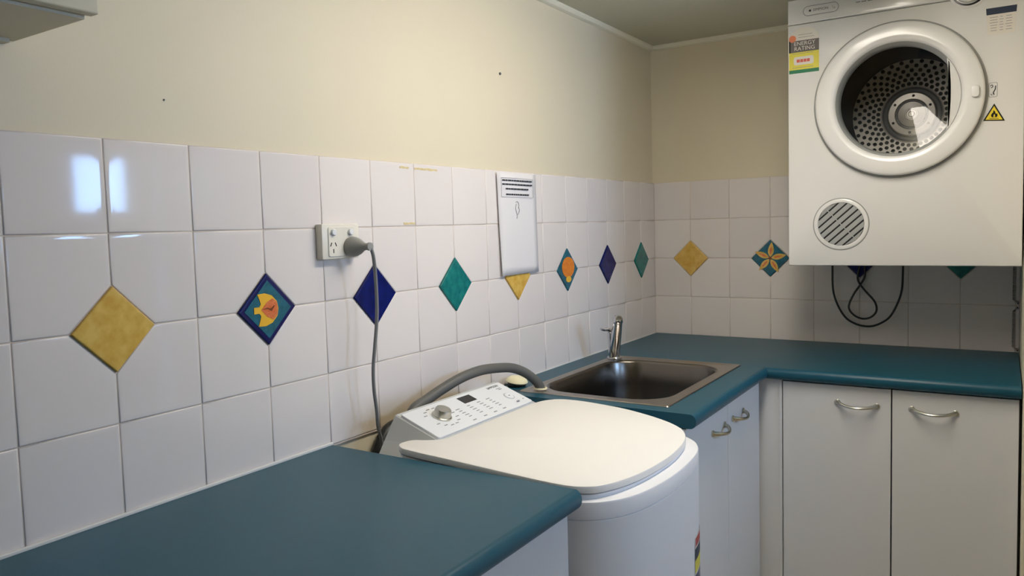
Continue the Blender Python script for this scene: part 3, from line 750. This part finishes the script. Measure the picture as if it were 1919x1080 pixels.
# vent grille
VX, VZ = .762, 1.320
vr = obj('vent_ring', lathe((VX, DY, VZ), ax, [(.0755, -.001), (.0755, .0018), (.0735, .0028), (.0655, .0028), (.0640, .0015), (.0640, -.001)], 56), WHITE, D, smooth=True, ang=40)
bm = NB(); loft(bm, [[mpD(a, b, .0004) for a, b in circ(VX, VZ, r, 56)] for r in (.0785, .0755)], False, False)
obj('vent_outline', bm, GREYP, D)
obj('vent_shade_disc', lathe((VX, DY, VZ), ax, [(.0645, .0004), (.002, .0004)], 40, cap1=True), INNER, D)  # black disc on the uncut panel, standing in for the vent's shaded opening
ca = math.radians(42); du = (math.cos(ca), math.sin(ca)); dv = (-du[1], du[0])
for k in range(-4, 6):
    o0 = k*.0171-.0085; w2 = .0060
    if min(abs(o0-w2), abs(o0+w2)) > .060: continue
    def P2(u_, v_): return (VX+du[0]*u_+dv[0]*v_, VZ+du[1]*u_+dv[1]*v_)
    ho = lambda v_: math.sqrt(max(.0638**2-v_**2, 1e-6))
    va, vb = max(o0-w2, -.0632), min(o0+w2, .0632)
    bm = NB()
    A = [mpD(*P2(-ho(va), va), .0012), mpD(*P2(ho(va), va), .0012), mpD(*P2(ho(vb), vb), .0065), mpD(*P2(-ho(vb), vb), .0065)]
    Bk = [mpD(*P2(-ho(va), va), .0004), mpD(*P2(ho(va), va), .0004), mpD(*P2(ho(vb), vb), .0045), mpD(*P2(-ho(vb), vb), .0045)]
    loft(bm, [Bk, A]); obj('slat', bm, LGREY, vr)
P = [(VX-dv[0]*.063*t_+du[0]*e_, VZ-dv[1]*.063*t_+du[1]*e_) for t_, e_ in ((-1, -.0011), (1, -.0011), (1, .0011), (-1, .0011))]
obj('vent_rib', prism(P, [(0, .0006), (0, .0050)], mpD), LGREY, vr)
# badge, stickers and print
def outline(P, wd, h, m, name, parent, mp=mpD):
    bm = NB(); I = poly_inset(P, wd)
    loft(bm, [[mp(a, b, h) for a, b in P], [mp(a, b, h+.0003) for a, b in P], [mp(a, b, h+.0003) for a, b in I], [mp(a, b, h) for a, b in I]], False, False)
    return obj(name, bm, m, parent)
bP = rrect(.656, .756, 1.946, 1.975, .0144)
bdg = obj('badge', prism(bP, [(0, 0), (0, .0011), (.0012, .0016)], mpD), WHITE, D, smooth=True)
outline(bP, .0016, .0014, MARK, 'badge_outline', bdg)
obj('badge_lettering', text_bm('SIMPSON', .0105, lambda a, b, h: mpD(.706+a, 1.9605+b, h), .0021), DMARK, bdg)
obj('badge_emblem', prism(circ(.676, 1.9605, .0034, 6), [(0, .0012), (0, .0021)], mpD), DMARK, bdg)
tube([mpD(a, b, .0019) for a, b in ((.738, 1.966), (.741, 1.958), (.746, 1.956), (.744, 1.961))], .0005, 5, 3, bm := NB()); obj('badge_swirl', bm, MARK, bdg)
dashes('model_lettering', [(.808, 1.9625, .012, .0028), (.823, 1.9622, .013, .003), (.840, 1.9620, .014, .003)], mpD, .0008, MARK, D)
# energy rating label
ex0, ex1 = .6155, .7010
arc = [(ex0, 1.780), (ex1, 1.780), (ex1, 1.880)]+[((ex0+ex1)/2+.0427*math.cos(math.radians(a)), 1.880+.036*math.sin(math.radians(a))) for a in range(10, 180, 10)]+[(ex0, 1.880)]
el = obj('energy_label', prism(arc, [(0, 0), (0, .0005)], mpD), STW, D, label='energy rating label with grey, yellow and green bands')
RB = lambda x0, x1, z0, z1: [(x0, z0), (x1, z0), (x1, z1), (x0, z1)]
def fl(P, m, name, parent, h=.0005): return obj(name, prism(P, [(0, h-.0001), (0, h+.0003)], mpD), m, parent)
fl(RB(ex0, ex1, 1.8425, 1.877), STK, 'label_band', el); fl(RB(ex0, ex0+.004, 1.8425, 1.880), BLACK, 'label_edge', el, .0007)
fl(RB(ex0, ex1, 1.7905, 1.8425), STY, 'label_band', el); fl(RB(ex0, ex1, 1.780, 1.7905), STG, 'label_band', el)
fl(rrect(.629, .686, 1.8045, 1.829, .006), STW, 'label_panel', el, .0008)
obj('label_lettering', text_bm('ENERGY', .0165, lambda a, b, h: mpD(.660+a, 1.8675+b, h), .0010), STW, el)
obj('label_lettering', text_bm('RATING', .0165, lambda a, b, h: mpD(.660+a, 1.8525+b, h), .0010), STW, el)
dashes('label_print', [(.642, 1.8165, .009, .009), (.652, 1.8165, .008, .009), (.6615, 1.8165, .008, .009), (.671, 1.8165, .008, .009)], mpD, .0013, STR, el)
fl(circ(.6255, 1.884, .0105, 12), STO, 'label_star', el, .0008)
dashes('label_small_print', [(.655, 1.797, .06, .0012), (.655, 1.8385, .06, .001), (.665, 1.886, .045, .001), (.662, 1.894, .04, .001)], mpD, .0009, MARK, el)
# instruction sticker
ip = [(1.1275, 1.8175), (1.188, 1.8170), (1.1925, 1.888), (1.1230, 1.888)]
isk = obj('instruction_label', prism(ip, [(0, 0), (0, .0005)], mpD), STW, D, label='white instruction sticker with a navy heading')
fl([(1.1242, 1.8705), (1.1914, 1.8705), (1.1925, 1.888), (1.1230, 1.888)], STN, 'label_band', isk)
its = []
for r in range(6):
    for cx, wd in ((1.141, .020), (1.158, .010), (1.175, .016)): its.append((cx, 1.863-r*.007, wd*random.uniform(.6, 1), .0012))
dashes('label_small_print', its, mpD, .0007, MARK, isk)
dashes('model_lettering', [(1.165, 1.912, .035, .0022), (1.165, 1.9165, .02, .0016)], mpD, .0005, STO, D)
# flame warning triangle
tp = [(1.1195, 1.5905), (1.1695, 1.5865), (1.1445, 1.6350)]
wt = obj('warning_label', prism(tp, [(0, 0), (0, .0005)], mpD), BLACK, D, label='yellow flame warning triangle')
fl(poly_inset(tp, .0032), TRI, 'label_field', wt)
fl([(1.1395, 1.5985), (1.150, 1.5978), (1.1525, 1.603), (1.151, 1.6085), (1.1485, 1.6065), (1.1465, 1.6135), (1.143, 1.6175), (1.1425, 1.611), (1.1395, 1.6085), (1.1375, 1.603)], BLACK, 'flame_mark', wt, .0009)
fl([(1.1425, 1.5990), (1.1475, 1.5985), (1.147, 1.6035), (1.145, 1.607), (1.143, 1.6035)], TRI, 'flame_core', wt, .0012)
dashes('label_small_print', [(1.1445, 1.5945, .022, .0012, -.07)], mpD, .0009, DMARK, wt)
# lock symbol
lk = outline(rrect(1.1315, 1.1515, 1.652, 1.691, .004), .0012, .0003, MARK, 'lock_symbol', D)
bm = NB(); tube([mpD(a, b, .0005) for a, b in ((1.135, 1.682), (1.139, 1.685), (1.141, 1.680), (1.137, 1.677))], .0009, 5, 3, bm); tube([mpD(a, b, .0005) for a, b in ((1.147, 1.682), (1.146, 1.672), (1.142, 1.664), (1.144, 1.659))], .0014, 5, 3, bm); tube([mpD(a, b, .0005) for a, b in ((1.136, 1.661), (1.140, 1.657))], .0008, 5, 2, bm)
obj('key_mark', bm, DMARK, lk)

# dryer cord hanging below
dk = thing('power_lead', (.78, -.03, .965), 'black dryer cord hanging in loops below the dryer', 'cord')
k1 = [(.671, -.030, 1.1955), (.671, -.030, 1.169), (.675, -.030, 1.076), (.706, -.030, 1.002), (.745, -.030, .972), (.790, -.030, .965), (.828, -.030, .980), (.858, -.030, 1.010), (.885, -.030, 1.080), (.890, -.030, 1.150), (.890, -.030, 1.1955)]
k2 = [(.760, -.024, 1.1955), (.757, -.024, 1.170), (.751, -.026, 1.133), (.758, -.028, 1.110), (.780, -.032, 1.082), (.806, -.034, 1.050), (.811, -.034, 1.020), (.795, -.034, .998), (.768, -.034, .991), (.740, -.034, 1.003), (.724, -.032, 1.030), (.738, -.028, 1.072), (.758, -.024, 1.105), (.772, -.019, 1.135), (.772, -.018, 1.170), (.771, -.018, 1.1955)]
obj('cable', tube(k1, .0035, 10, 6), DCORD, dk, smooth=True)
obj('cable', tube(k2, .0035, 10, 6), DCORD, dk, smooth=True)
